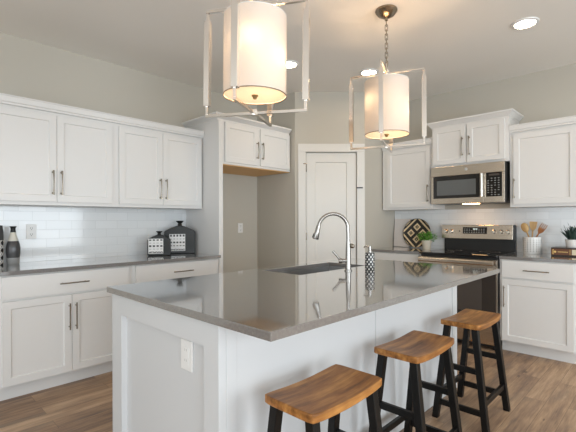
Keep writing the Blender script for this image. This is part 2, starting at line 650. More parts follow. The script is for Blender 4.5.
MB().box(D1 - 0.003, D1 + 0.070, -0.030, -0.0185, 1.640, 1.654).moved(DM).build('latch', M['black'], door)

# tile backsplashes
tag(MB().box(XW + 0.0008, XW + 0.009, 0.35, 2.4095, 0.9145, 1.3848).build('tile_backsplash', M['tile_l']),
    'glossy white subway tile backsplash along the left wall behind the vases and jars', 'backsplash', 'tile backsplashes')
tag(MB().box(P1.x + 0.002, -0.10, YW - 0.009, YW - 0.0008, 0.9145, 1.3848).build('tile_backsplash', M['tile_r']),
    'glossy white subway tile backsplash behind the stove and the utensil crock', 'backsplash', 'tile backsplashes')

# ------------------------------------------------------------------ cabinets (local frame: x along the front, -y to the room, face frame at y = 0)


def pull_bar(x, z, y, L, vertical=True, r=0.0048, style='bar'):
    mb = MB()
    def P(a, b):   # a along, b out
        return (x, y - b, z + a) if vertical else (x + a, y - b, z)
    h = L / 2
    if style == 'bar':
        mb.tube([P(-h, 0.030), P(h, 0.030)], r, 10)
        for s in (-1, 1):
            mb.tube([P(s * h * 0.78, 0), P(s * h * 0.78, 0.030)], r * 0.9, 8)
    else:          # bowed pull with flared feet
        n = 9
        pts = [P(-h + 2 * h * i / n, 0.024 + 0.008 * math.sin(PI * i / n)) for i in range(n + 1)]
        rr = [r * (1.35 - 0.5 * math.sin(PI * i / n)) for i in range(n + 1)]
        mb.tube(pts, rr, 10)
        for s in (-1, 1):
            mb.tube([P(s * h * 0.86, 0), P(s * h * 0.86, 0.012), P(s * h * 0.86, 0.026)], [r * 1.7, r, r * 1.2], 10)
    return mb


def front(parent, name, x0, x1, z0, z1, rail=0.052, handle=None, style='bar', flat=False):
    if flat:
        o = MB().box(x0, x1, -0.020, -0.0005, z0, z1).build(name, M['cab'], parent, bevel=0.002)
    else:
        o = MB().shaker(x0, x1, z0, z1, -0.020, 0.0195, rail).build(name, M['cab'], parent, bevel=0.0012, seg=1)
    if handle:
        hx, hz, L, vert = handle
        pull_bar(hx, hz, -0.020, L, vert, style=style).build('handle', M['pull'], o, smooth=True)
    return o


def base_cabinet(label, loc, rz, w, drawer, doors, hd, dh):
    """drawer (x0,x1); doors list of (x0,x1,handle x)"""
    t = thing('base_cabinet', label, 'cabinet', loc, rz, 'white base cabinets')
    MB().box(0, w, 0, 0.612, 0.105, 0.8835).build('cabinet_body', M['cab'], t)
    MB().box(0.001, w - 0.001, 0.068, 0.60, 0.0005, 0.1048).build('toe_kick', M['cab'], t)
    front(t, 'drawer', drawer[0], drawer[1], 0.715, 0.873, handle=(hd, 0.792, 0.205, False), flat=True)
    for x0, x1, hx in doors:
        front(t, 'door', x0, x1, 0.118, 0.700, handle=(hx, 0.538, 0.20, True))
    return t


XF = XW + 0.6155
YF = YW - 0.6155
LR = PI / 2
base_cabinet('white two door base cabinet nearest the camera, under the outlet and black vases', (XF, 0.565, 0), LR, 0.9405,
             (0.029, 0.911), [(0.029, 0.4685, 0.448), (0.4715, 0.911, 0.4945)], 0.483, 0)
base_cabinet('white base cabinet under the two black square jars, partly behind the island', (XF, 1.5065, 0), LR, 0.903,
             (0.0305, 0.880), [(0.0305, 0.4535, 0.433), (0.4565, 0.880, 0.478)], 0.478, 0)
base_cabinet('narrow white base cabinet left of the stove, in the pantry corner', (P1.x + 0.004, YF, 0), 0, 0.660,
             (0.04, 0.635), [(0.04, 0.635, 0.612)], 0.34, 0)
base_cabinet('white one door base cabinet right of the stove, under the utensil crock', (-1.208, YF, 0), 0, 0.612,
             (0.022, 0.588), [(0.022, 0.588, 0.046)], 0.310, 0)

# worktops
def top(x0, x1, y0, y1, label):
    o = MB().box(x0, x1, y0, y1, 0.884, 0.914).build('countertop', M['quartz'], bevel=0.0025)
    return tag(o, label, 'countertop', 'grey quartz worktops')


top(XW + 0.0005, XW + 0.656, 0.55, 2.4095, 'long polished grey quartz worktop along the left wall')
top(P1.x + 0.002, -1.989, YW - 0.637, YW - 0.0005, 'short grey quartz worktop between the pantry wall and the stove')
top(-1.211, -0.592, YW - 0.637, YW - 0.0005, 'grey quartz worktop to the right of the stove')


def upper_cabinet(label, loc, rz, w, z0, z1, depth, doors, door_z, hz, hl=0.195):
    t = thing('upper_cabinet', label, 'cabinet', loc, rz, 'white upper cabinets')
    MB().box(0, w, 0, depth, z0, z1).build('cabinet_body', M['cab'], t)
    for x0, x1, hx in doors:
        front(t, 'door', x0, x1, door_z[0], door_z[1], handle=(hx, hz, hl, True), style='bow')
    return t


UZ = (1.386, 2.135)
upper_cabinet('white two door upper cabinet at the left edge above the black vases', (XW + 0.33, 0.53, 0), LR, 0.9585, *UZ, 0.329,
              [(0.045, 0.4835, 0.4545), (0.4865, 0.928, 0.516)], (1.413, 2.112), 1.567)
upper_cabinet('white two door upper cabinet above the two black square jars', (XW + 0.33, 1.489, 0), LR, 0.915, *UZ, 0.329,
              [(0.031, 0.4545, 0.4255), (0.4575, 0.897, 0.487)], (1.413, 2.112), 1.567)
upL = upper_cabinet('white single door upper cabinet left of the microwave, beside the pantry wall', (P1.x + 0.015, YW - 0.33, 0), 0, 0.653, *UZ, 0.329,
                    [(0.071, 0.626, 0.600)], (1.413, 2.112), 1.570)
upR = upper_cabinet('white single door upper cabinet right of the microwave, cut by the right edge', (-1.193, YW - 0.33, 0), 0, 0.601, *UZ, 0.329,
                    [(0.033, 0.553, 0.042)], (1.413, 2.112), 1.570)


def flat_crown(w, dep, m):
    """straight top board of an upper cabinet, in the cabinet's frame"""
    mb = MB()
    mb.prism([(-0.022, 2.1355), (-0.022, 2.150), (-0.030, 2.156), (-0.034, 2.192), (-0.040, 2.196), (-0.040, 2.204), (dep, 2.204), (dep, 2.1355)], 'X', 0, w)
    return mb


flat_crown(0.653, 0.329, 0).build('crown', M['cab'], upL)
flat_crown(0.601, 0.329, 0).build('crown', M['cab'], upR)
cl = flat_crown(1.8795, 0.329, 0).build('crown_moulding', M['cab'])
cl.location = (XW + 0.33, 0.53, 0)
cl.rotation_euler = (0, 0, LR)
tag(cl, 'long white crown moulding running over both left wall upper cabinets', 'moulding')


def flared_crown(parent, x0, x1, dep, z0, z1, proj, left=True, right=True):
    """angled crown in the cabinet's frame, returning along the sides"""
    def ring(o, z):
        a = x0 - (o if left else 0)
        c = x1 + (o if right else 0)
        return [(a, -o, z), (c, -o, z), (c, dep, z), (a, dep, z)]
    st = [(0.004, z0), (0.004, z0 + 0.016), (0.010, z0 + 0.018), (proj - 0.008, z1 - 0.020), (proj, z1 - 0.016), (proj, z1)]
    mb = MB()
    loops = [[mb.b.verts.new(p) for p in ring(o, z)] for o, z in st]
    for a, c in zip(loops, loops[1:]):
        for i in range(4):
            j = (i + 1) % 4
            mb.b.faces.new((a[i], a[j], c[j], c[i]))
    mb.b.faces.new(loops[0][::-1])
    mb.b.faces.new(loops[-1])
    return mb.build('crown', M['cab'], parent)


# cabinet over the microwave
mc = thing('upper_cabinet', 'small raised white two door cabinet directly above the microwave', 'cabinet', (-1.990, YW - 0.36, 0), 0, 'white upper cabinets')
MB().box(0, 0.795, 0, 0.359, 1.851, 2.300).build('cabinet_body', M['cab'], mc)
front(mc, 'door', 0.020, 0.380, 1.876, 2.284, 0.052, (0.345, 2.052, 0.20, True), 'bow')
front(mc, 'door', 0.394, 0.760, 1.876, 2.284, 0.052, (0.418, 2.052, 0.20, True), 'bow')
flared_crown(mc, 0, 0.795, 0.359, 2.290, 2.362, 0.046)

# refrigerator enclosure
fc = thing('refrigerator_cabinet', 'tall white surround over the empty refrigerator alcove, two doors on top', 'cabinet', (XW + 0.603, 2.411, 0), LR, 'white upper cabinets')
MB().box(0, 0.049, -0.020, 0.602, 0.0005, 2.285).build('side_panel', M['cab'], fc, bevel=0.0015)
MB().box(0.0495, 1.040, 0, 0.602, 1.852, 2.285).build('cabinet_body', M['cab'], fc)
MB().box(0.0495, 1.040, 0.0, 0.600, 1.834, 1.8515).build('underside_panel', M['oak'], fc)['label'] = 'unpainted honey wood underside'
MB().box(0.0495, 1.040, -0.019, -0.0005, 1.842, 1.858).build('bottom_rail', M['cab'], fc)
front(fc, 'door', 0.083, 0.530, 1.866, 2.278, 0.055, (0.513, 2.030, 0.185, True), 'bow')
front(fc, 'door', 0.570, 1.036, 1.866, 2.278, 0.055, (0.590, 2.030, 0.185, True), 'bow')
flared_crown(fc, 0.0, 1.040, 0.602, 2.2855, 2.350, 0.050, right=False)

# ------------------------------------------------------------------ island
IX0, IX1, IY0, IY1 = -2.103, -1.175, 0.852, 3.030
isl = thing('kitchen_island', 'white panelled kitchen island standing behind the three wooden stools', 'island', (IX0, IY0, 0))
W, D = IX1 - IX0, IY1 - IY0
ib = MB().box(0.0, W - 0.012, 0.034, D - 0.02, 0.0005, 0.8835).build('island_body', M['island'], isl)
MB().shaker(0, W, 0.0005, 0.8835, 0, 0.0335, 0.112, depth=0.026, bev=0.003, top=0.100, right=0.095).build('end_panel', M['island'], isl, bevel=0.0015)
MB().box(W - 0.0118, W, 0.0340, 0.082, 0.0005, 0.8835).build('corner_post', M['island'], isl, bevel=0.0015)
MB().box(W - 0.0118, W - 0.003, 0.0835, 1.048, 0.0005, 0.8835).build('seating_side_panel', M['island'], isl, bevel=0.001)
MB().box(W - 0.0118, W - 0.003, 1.0515, 2.092, 0.0005, 0.8835).build('seating_side_panel', M['island'], isl, bevel=0.001)
MB().box(W - 0.0118, W, 2.0945, D, 0.0005, 0.8835).build('corner_post', M['island'], isl, bevel=0.0015)

# worktop with the sink cut-out
CX0, CX1, CY0, CY1 = -2.132, -0.884, 0.8345, 3.043
SX0, SX1, SY0, SY1 = -2.040, -1.690, 1.850, 2.590
ct = MB()
xs, ys = (CX0, SX0, SX1, CX1), (CY0, SY0, SY1, CY1)
lay = {}
for z in (0.884, 0.914):
    for i in range(4):
        for j in range(4):
            lay[i, j, z] = ct.b.verts.new((xs[i], ys[j], z))
for i in range(3):
    for j in range(3):
        if (i, j) != (1, 1):
            for z in (0.884, 0.914):
                ct.b.faces.new([lay[i, j, z], lay[i + 1, j, z], lay[i + 1, j + 1, z], lay[i, j + 1, z]])
for i in range(3):
    for j in (0, 3):
        ct.b.faces.new([lay[i, j, 0.884], lay[i + 1, j, 0.884], lay[i + 1, j, 0.914], lay[i, j, 0.914]])
        ct.b.faces.new([lay[j, i, 0.884], lay[j, i + 1, 0.884], lay[j, i + 1, 0.914], lay[j, i, 0.914]])
for j in (1, 2):
    ct.b.faces.new([lay[1, j, 0.884], lay[2, j, 0.884], lay[2, j, 0.914], lay[1, j, 0.914]])
    ct.b.faces.new([lay[j, 1, 0.884], lay[j, 2, 0.884], lay[j, 2, 0.914], lay[j, 1, 0.914]])
tag(ct.build('countertop', M['quartz'], bevel=0.0025), 'large polished grey quartz top of the island with the sink cut into it', 'countertop', 'grey quartz worktops')

# undermount sink
sk = thing('sink', 'rectangular stainless undermount sink set into the island worktop', 'sink', ((SX0 + SX1) / 2, (SY0 + SY1) / 2, 0.68))
hx, hy = (SX1 - SX0) / 2 + 0.004, (SY1 - SY0) / 2 + 0.004
b = MB()
def rect(x, y, z):
    return [b.b.verts.new(p) for p in ((-x, -y, z), (x, -y, z), (x, y, z), (-x, y, z))]
loops = [rect(hx + 0.012, hy + 0.012, 0.2015), rect(hx + 0.012, hy + 0.012, 0.2035), rect(hx, hy, 0.2035), rect(hx - 0.006, hy - 0.006, 0.02), rect(hx - 0.03, hy - 0.03, 0.004)]
for a, c in zip(loops, loops[1:]):
    for i in range(4):
        j = (i + 1) % 4
        b.b.faces.new((a[i], a[j], c[j], c[i]))
b.b.faces.new(loops[-1])
b.build('basin', M['sink'], sk)
MB().lathe([(0, 0.0095), (0.018, 0.009), (0.040, 0.0085), (0.043, 0.0045)], 24).build('drain', M['chrome'], sk, smooth=True)
# the island body is hollow under the sink
cut = ib.modifiers.new('sink_hole', 'BOOLEAN')
cutter = MB().box(SX0 - 0.03, SX1 + 0.03, SY0 - 0.03, SY1 + 0.03, 0.66, 0.95).build('cutter_tmp', M['island'])
cut.object = cutter
cut.operation = 'DIFFERENCE'
bpy.context.view_layer.update()
dg = bpy.context.evaluated_depsgraph_get()
new_me = bpy.data.meshes.new_from_object(ib.evaluated_get(dg))
ib.modifiers.remove(cut)
ib.data = new_me
bpy.data.objects.remove(cutter)

# faucet
fd = Vector((-0.718, -0.696, 0))
fa = thing('faucet', 'tall brushed steel gooseneck faucet standing beside the island sink', 'faucet', (-1.594, 2.229, 0.9145))
MB().lathe([(0, 0), (0.026, 0), (0.026, 0.006), (0.020, 0.010), (0.0185, 0.06), (0.0175, 0.10), (0.016, 0.15), (0.013, 0.20), (0.012, 0.21), (0, 0.21)], 24).build('faucet_body', M['chrome'], fa, smooth=True)
pts = [(0, 0.20), (0, 0.25), (-0.002, 0.275)]
R0 = 0.101
for i in range(0, 13):
    th = PI * 0.06 + (PI * 0.95 - PI * 0.06) * i / 12
    pts.append((-(R0 - R0 * math.cos(th)), 0.286 + R0 * math.sin(th)))
pts = [(0, 0.20)] + [(a, c) for a, c in pts[1:]]
p3 = [(-a * fd.x, -a * fd.y, c) for a, c in pts]
MB().tube(p3, 0.0122, 14).build('spout', M['chrome'], fa, smooth=True)
e0 = Vector(p3[-1])
ed = Vector((fd.x * 0.24, fd.y * 0.24, -1)).normalized()
sp = MB().tube([e0 - ed * 0.004, e0 + ed * 0.03, e0 + ed * 0.085, e0 + ed * 0.09], [0.0145, 0.0165, 0.0215, 0.019], 16)
sph = sp.build('spray_head', M['chrome'], fa, smooth=True)
bt = e0 + ed * 0.05 + fd * 0.017
MB().tube([bt, bt + ed * 0.028 + fd * 0.004], 0.006, 8).build('button', M['black'], sph)
side = Vector((-0.76, -0.65, 0))
up = Vector((0, 0, 1))
MB().tube([(0, 0, 0.068), tuple(side * 0.040 + up * 0.068), tuple(side * 0.042 + up * 0.068), tuple(side * 0.064 + up * 0.068)],
          [0.0135, 0.0135, 0.0165, 0.0165], 14).build('valve', M['chrome'], fa, smooth=True)
MB().tube([tuple(side * 0.054 + up * 0.072), tuple(side * 0.070 + up * 0.094), tuple(side * 0.104 + up * 0.134)],
          [0.009, 0.0075, 0.0085], 10).build('lever', M['chrome'], fa, smooth=True)

# soap dispenser
sd = thing('soap_dispenser', 'black and white lattice soap dispenser standing next to the faucet', 'soap dispenser', (-1.475, 2.311, 0.9145))
MB().lathe([(0, 0), (0.031, 0), (0.0325, 0.004), (0.0325, 0.118), (0.030, 0.124), (0.012, 0.128), (0, 0.128)], 28).build('bottle', M['soapdots'], sd, smooth=True)
MB().lathe([(0.0, 0.1275), (0.014, 0.1275), (0.014, 0.136), (0.010, 0.139), (0.010, 0.168), (0, 0.169)], 16).tube(
    [(0.006, 0.006, 0.163), (-0.022, -0.020, 0.166), (-0.030, -0.028, 0.160)], 0.0055, 8).build('pump', M['chrome'], sd, smooth=True)

# ------------------------------------------------------------------ stove
SX = -1.984
st = thing('stove', 'freestanding stainless and black glass electric stove below the microwave', 'stove', (SX, YW - 0.70, 0))
SWD = 0.768
MB().box(0.0, SWD, 0.045, 0.690, 0.030, 0.900).build('stove_body', M['black'], st)
for x in (0.04, SWD - 0.04):
    for y in (0.09, 0.64):
        MB().lathe([(0, 0.0), (0.018, 0.0), (0.018, 0.0298), (0, 0.0298)], 10, x, y).build('foot', M['black'], st)
ck = MB().box(-0.002, SWD + 0.002, 0.0, 0.660, 0.9005, 0.919).build('cooktop', M['blackglass'], st, bevel=0.004)
for x, y, r in ((0.20, 0.17, 0.10), (0.57, 0.17, 0.085), (0.20, 0.46, 0.075), (0.57, 0.46, 0.10)):
    mb = MB()
    n = 40
    a = [mb.b.verts.new((x + (r - 0.004) * math.cos(2 * PI * i / n), y + (r - 0.004) * math.sin(2 * PI * i / n), 0.9196)) for i in range(n)]
    c = [mb.b.verts.new((x + r * math.cos(2 * PI * i / n), y + r * math.sin(2 * PI * i / n), 0.9196)) for i in range(n)]
    for i in range(n):
        mb.b.faces.new((a[i], a[(i + 1) % n], c[(i + 1) % n], c[i]))
    mb.build('burner_ring', M['key'], ck)
od = MB().box(0.004, SWD - 0.004, 0.004, 0.0445, 0.275, 0.872).build('oven_door', M['ovenglass'], st, bevel=0.003)
MB().box(0.13, SWD - 0.13, 0.0025, 0.0038, 0.36, 0.72).build('window', M['ovenwin'], od)
tb = MB().box(0.004, SWD - 0.004, 0.002, 0.0038, 0.800, 0.872)
tb.build('door_rail', M['steel'], od)
hb = MB()
hb.prism([(-0.048, 0.822), (-0.055, 0.834), (-0.055, 0.858), (-0.048, 0.868), (-0.036, 0.868), (-0.030, 0.858), (-0.030, 0.834), (-0.036, 0.822)], 'X', 0.012, SWD - 0.012)
for x in (0.045, SWD - 0.045):
    hb.box(x - 0.012, x + 0.012, -0.032, 0.0038, 0.834, 0.857)
hb.build('handle', M['steel'], od, bevel=0.002)
for x0, x1 in ((-0.001, 0.0035), (SWD - 0.0035, SWD + 0.001)):
    MB().box(x0, x1, 0.010, 0.0449, 0.06, 0.872).build('edge_trim', M['steel'], st)
dr = MB().box(0.004, SWD - 0.004, 0.006, 0.0445, 0.060, 0.268).build('storage_drawer', M['steel'], st, bevel=0.003)
MB().box(0.004, SWD - 0.004, 0.0, 0.0058, 0.243, 0.263).build('drawer_lip', M['steel'], dr, bevel=0.002)
# back guard
MB().box(0.0, SWD, 0.655, 0.690, 0.9005, 1.198).build('backguard', M['black'], st, bevel=0.004)
pn = MB()
pn.hexa([(-0.014, 0.612, 1.046), (SWD - 0.018, 0.612, 1.046), (SWD - 0.018, 0.6545, 1.046), (-0.014, 0.6545, 1.046)],
        [(-0.014, 0.626, 1.203), (SWD - 0.018, 0.626, 1.203), (SWD - 0.018, 0.6545, 1.203), (-0.014, 0.6545, 1.203)])
pan = pn.build('control_panel', M['steel'], st, bevel=0.004)
MB().hexa([(SWD - 0.0175, 0.612, 1.040), (SWD + 0.002, 0.616, 1.040), (SWD + 0.002, 0.6545, 1.040), (SWD - 0.0175, 0.6545, 1.040)],
          [(SWD - 0.0175, 0.626, 1.205), (SWD + 0.002, 0.630, 1.205), (SWD + 0.002, 0.6545, 1.205), (SWD - 0.0175, 0.6545, 1.205)]).build('end_cap', M['black'], st)


def py(z):
    return 0.612 + 0.014 * (z - 1.046) / 0.157


dp = MB().hexa([(0.232, py(1.104) - 0.003, 1.104), (0.492, py(1.104) - 0.003, 1.104), (0.492, py(1.104) + 0.002, 1.104), (0.232, py(1.104) + 0.002, 1.104)],
               [(0.232, py(1.178) - 0.003, 1.178), (0.492, py(1.178) - 0.003, 1.178), (0.492, py(1.178) + 0.002, 1.178), (0.232, py(1.178) + 0.002, 1.178)]).build('display', M['blackglass'], pan)
dg_ = MB()
for i, x in enumerate((0.345, 0.356, 0.371, 0.382)):
    dg_.box(x, x + 0.007, py(1.157) - 0.0042, py(1.157) - 0.0032, 1.149, 1.165)
dg_.build('clock_digits', M['digits'], dp)
ky = MB()
for r in range(3):
    for c in range(9):
        if r == 2 and 3 <= c <= 5:
            continue
        ky.box(0.246 + c * 0.026, 0.246 + c * 0.026 + 0.013, py(1.115 + r * 0.019) - 0.0040, py(1.115 + r * 0.019) - 0.0031, 1.115 + r * 0.019, 1.120 + r * 0.019)
ky.build('control_keys', M['key'], dp)
for x in (0.036, 0.100, 0.562, 0.636, 0.704):
    z = 1.130
    y = py(z)
    kb = MB().tube([(x, y - 0.001, z), (x, y - 0.010, z - 0.001), (x, y - 0.030, z - 0.003), (x, y - 0.033, z - 0.003)], [0.024, 0.020, 0.018, 0.015], 20)
    kb.box(x - 0.004, x + 0.004, y - 0.040, y - 0.030, z - 0.020, z + 0.013)
    kb.build('knob', M['nickel'], pan, smooth=True)
MB().tube([(0.194, py(1.132) - 0.003, 1.132), (0.194, py(1.132) + 0.001, 1.132)], 0.007, 12).build('indicator', M['black'], pan)

# ------------------------------------------------------------------ microwave
mw = thing('microwave', 'stainless over the range microwave mounted above the stove', 'microwave', (-1.980, YW - 0.42, 1.437))
MW, MH = 0.768, 0.410
MB().box(0.0, MW, 0.021, 0.4195, 0.010, MH).build('microwave_body', M['black'], mw, bevel=0.002)
mtop = MB().box(0.002, MW - 0.006, 0.0, 0.0205, 0.306, MH).build('top_vent_band', M['steel'], mw, bevel=0.003)
bd = MB().tube([(0.388, -0.0006, 0.363), (0.388, -0.004, 0.363)], 0.0155, 24)
bd.build('badge', M['plate'], mtop)
rg = MB()
n = 28
for s in range(n):
    a0, a1 = 2 * PI * s / n, 2 * PI * (s + 1) / n
    rg.hexa([(0.388 + r * math.cos(a), -0.0041, 0.363 + r * math.sin(a)) for r, a in ((0.0115, a0), (0.0135, a0), (0.0135, a1), (0.0115, a1))],
            [(0.388 + r * math.cos(a), -0.0047, 0.363 + r * math.sin(a)) for r, a in ((0.0115, a0), (0.0135, a0), (0.0135, a1), (0.0115, a1))])
rg.tube([(0.382, -0.0046, 0.357), (0.380, -0.0046, 0.365), (0.385, -0.0046, 0.370), (0.387, -0.0046, 0.360), (0.392, -0.0046, 0.357), (0.390, -0.0046, 0.368), (0.396, -0.0046, 0.366)], 0.0009, 6)
rg.build('badge_mark', M['pull'], mtop)
md = MB().box(0.002, 0.566, 0.0, 0.0205, 0.0, 0.3050).build('microwave_door', M['steel'], mw, bevel=0.003)
wn = MB().box(0.032, 0.527, -0.0025, -0.0003, 0.060, 0.3035).build('door_glass', M['blackglass'], md)
MB().box(0.072, 0.488, -0.0035, -0.0026, 0.092, 0.255).build('window', M['microwin'], wn)
mh = MB().tube([(0.556, -0.040, 0.062), (0.556, -0.040, 0.300)], 0.0125, 14)
for z in (0.085, 0.277):
    mh.tube([(0.556, -0.040, z), (0.556, 0.002, z)], 0.008, 10)
mh.build('handle', M['nickel'], md, smooth=True)
cp = MB().box(0.568, MW - 0.006, 0.0, 0.0205, 0.0, 0.3050).build('control_panel', M['steel'], mw, bevel=0.003)
kp = MB().box(0.588, 0.738, -0.0025, -0.0003, 0.060, 0.3035).build('keypad', M['blackglass'], cp)
ks = MB()
for r in range(8):
    for c in range(4):
        if (r * 5 + c * 3) % 7:
            ks.box(0.602 + c * 0.033, 0.602 + c * 0.033 + 0.014, -0.0032, -0.0026, 0.075 + r * 0.024, 0.081 + r * 0.024)
ks.build('key_print', M['key'], kp)
MB().box(0.615, 0.715, -0.0032, -0.0026, 0.272, 0.292).build('clock_window', M['ovenwin'], kp)
MB().box(0.03, MW - 0.03, 0.05, 0.40, 0.0, 0.0098).build('underside', M['black'], mw)
MB().box(0.31, 0.47, 0.11, 0.17, -0.0045, -0.0004).build('cooktop_lamp', M['hood'], mw)['label'] = 'warm lit cooktop lamp'

# ------------------------------------------------------------------ outlets
def outlet(label, loc, rz, w=0.075, hgt=0.120, decora=False):
    t = thing('wall_outlet', label, 'outlet', loc, rz, 'white power outlets')
    p = MB().box(-w / 2, w / 2, -0.007, -0.0006, -hgt / 2, hgt / 2).build('cover_plate', M['plate'], t, bevel=0.002)
    if decora:
        r = MB().box(-0.0175, 0.0175, -0.0095, -0.0071, -0.035, 0.035).build('receptacle', M['plate'], t, bevel=0.0015)
        for s in (-1, 1):
            for x in (-0.0075, 0.005):
                MB().box(x, x + 0.002, -0.0101, -0.0096, s * 0.021 - 0.003, s * 0.021 + 0.006).build('slot', M['key'], r)
        return t
    for s in (-1, 1):
        r = MB().box(-0.017, 0.017, -0.0085, -0.0071, s * 0.026 - 0.018, s * 0.026 + 0.018).build('receptacle', M['plate'], t, bevel=0.002)
        q = MB().box(-0.008, -0.0055, -0.0092, -0.0086, s * 0.026 - 0.004, s * 0.026 + 0.008)
        q.box(0.0055, 0.008, -0.0092, -0.0086, s * 0.026 - 0.004, s * 0.026 + 0.008)
        q.box(-0.0025, 0.0025, -0.0092, -0.0086, s * 0.026 - 0.013, s * 0.026 - 0.008)
        q.build('slot', M['slot'], r)
    return t


outlet('white power outlet on the left tile backsplash beside the black bottle vase', (XW + 0.009, 0.913, 1.172), LR)
outlet('white power outlet on the back wall of the empty refrigerator alcove', (XW, 3.188, 1.168), LR)
outlet('white power outlet in the recessed end panel of the island', (-1.421, IY0 + 0.026, 0.711), 0, w=0.082, hgt=0.122, decora=True)

# ------------------------------------------------------------------ pendants
def chain_mb(z0, z1):
    mb = MB()
    L = 0.048
    n = max(2, round((z1 - z0) / (L * 0.74)))
    step = (z1 - z0 - L) / (n - 1)
    for i in range(n):
        zc = z0 + L / 2 + i * step
        pts = []
        for k in range(15):
            a = 2 * PI * k / 14
            u = 0.0095 * math.cos(a)
            v = (L / 2 - 0.0095) * (1 if math.sin(a) > 0.01 else (-1 if math.sin(a) < -0.01 else 0)) + 0.0095 * math.sin(a)
            pts.append((u, 0, zc + v) if i % 2 == 0 else (0, u, zc + v))
        mb.tube(pts, 0.0027, 6, cap=False)
    return mb


def sq(mb, p, q, s, ang=0.0):
    """square tube between two points"""
    p, q = Vector(p), Vector(q)
    t = (q - p).normalized()
    ref = Vector((math.cos(ang), math.sin(ang), 0)) if abs(t.z) > 0.9 else Vector((0, 0, 1))
    u = (ref - t * ref.dot(t)).normalized() * s / 2
    v = t.cross(u).normalized() * s / 2
    lo = [p + a * u + c * v for a, c in ((-1, -1), (1, -1), (1, 1), (-1, 1))]
    hi = [w + (q - p) for w in lo]
    mb.hexa(lo, hi)


def pendant(label, x, y, rz, PB):
    zb, zt, R = 1.795, 2.329, 0.261
    t = thing('pendant_light', label, 'pendant light', (x, y, zb), rz, 'drum shade pendants over the island')
    zo = -zb
    MB().lathe([(0, H + zo - 0.0005), (0.078, H + zo - 0.0005), (0.080, H + zo - 0.012), (0.060, H + zo - 0.038), (0.028, H + zo - 0.056), (0.012, H + zo - 0.062), (0.011, H + zo - 0.078), (0, H + zo - 0.080)], 32).build('canopy', M['brass_dark'], t, smooth=True)
    chain_mb(zt + zo + 0.045, H + zo - 0.074).build('chain', M['brass_dark'], t, smooth=True)
    MB().lathe([(0, zt + zo - 0.10), (0.010, zt + zo - 0.10), (0.010, zt + zo - 0.012), (0.019, zt + zo - 0.012), (0.019, zt + zo + 0.014), (0.007, zt + zo + 0.018), (0.006, zt + zo + 0.048), (0, zt + zo + 0.05)], 16).build('stem', M['fnickel'], t, smooth=True)
    fr = MB()
    for k in range(4):
        a = k * PI / 2
        c, s = math.cos(a), math.sin(a)
        for z in (0.0, zt - zb):
            sq(fr, (0.012 * c, 0.012 * s, z), ((R + 0.0075) * c, (R + 0.0075) * s, z), 0.015)
        sq(fr, (R * c, R * s, 0.0076), (R * c, R * s, zt - zb - 0.0076), 0.014, a)
    fr.box(-0.017, 0.017, -0.017, 0.017, -0.012, 0.018)
    fr.build('frame', M['fnickel'], t, bevel=0.001, seg=1)
    for k in range(4):
        a = k * PI / 2
        c, s = math.cos(a), math.sin(a)
        sv = MB()
        sq(sv, (R * c, R * s, 0.048), (R * c, R * s, zt - zb - 0.048), 0.031, a)
        sv.build('frame_sleeve', M['fnickel'], t, bevel=0.0015, seg=1)
    SR, s0, s1 = 0.1575, 0.085, 0.476
    sh = MB().lathe([(SR, s0), (SR, s1)], 64).build('lamp_shade', M['shade'], t, smooth=True)
    for z in (s0, s1 - 0.004):
        MB().lathe([(SR - 0.002, z), (SR + 0.0012, z), (SR + 0.0012, z + 0.004), (SR - 0.002, z + 0.004), (SR - 0.002, z)], 64).build('rim', M['pull'] if z == s0 else M['ceramicw'], sh)
    MB().lathe([(0, s0 + 0.006), (SR - 0.003, s0 + 0.006)], 48).build('diffuser', M['diffuser'], t)
    MB().lathe([(0, s0 - 0.016), (0.008, s0 - 0.014), (0.011, s0 - 0.006), (0.017, s0 + 0.001), (0.017, s0 + 0.0055), (0, s0 + 0.0055)], 16).build('finial', M['brass'], t, smooth=True)
    MB().lathe([(0, 0.30), (0.006, 0.30), (0.006, zt - zb - 0.1), (0, zt - zb - 0.1)], 10).build('rod', M['fnickel'], t)
    # two bulbs on a cluster
    for ang, z in PB:
        bx, by = 0.104 * math.cos(ang - rz), 0.104 * math.sin(ang - rz)
        bl = MB()
        bl.lathe([(0, z - 0.030), (0.018, z - 0.025), (0.029, z - 0.008), (0.030, z + 0.004), (0.022, z + 0.026), (0.014, z + 0.040), (0, z + 0.041)], 20, bx, by)
        bl.build('bulb', M['bulb'], t, smooth=True)
        MB().lathe([(0, z + 0.0415), (0.014, z + 0.0415), (0.015, z + 0.075), (0, z + 0.076)], 14, bx, by).tube(
            [(bx, by, z + 0.07), (bx * 0.5, by * 0.5, 0.345), (0, 0, 0.345)], 0.004, 8).build('lamp_socket', M['plate'], t)
    return t


RD = math.radians
pen = pendant('large drum pendant in a nickel frame nearest the camera, cut by the top edge', -1.5125, 1.3217, math.radians(29.4),
        [(RD(-53), 0.322), (RD(14), 0.245), (RD(150), 0.28)])
pen.rotation_euler = (0.0105, 0.016, math.radians(29.4))      # hangs a degree out of plumb
pen.location.z -= 0.0016
pendant('smaller looking drum pendant on its full chain, in front of the pantry door', -1.512, 2.598, math.radians(22.5),
        [(RD(-112), 0.322), (RD(15), 0.245), (RD(130), 0.28)])


def downlight(label, x, y):
    t = thing('downlight', label, 'ceiling light', (x, y, H - 0.012), 0, 'recessed ceiling downlights')
    MB().lathe([(0.071, 0.006), (0.075, 0.0), (0.094, 0.004), (0.097, 0.0115), (0.071, 0.0115), (0.071, 0.006)], 40).build('trim_ring', M['plate'], t, smooth=True)
    MB().lathe([(0, 0.004), (0.0705, 0.004), (0.0705, 0.0115), (0, 0.0115)], 40).build('lens', M['can'], t)
    return t


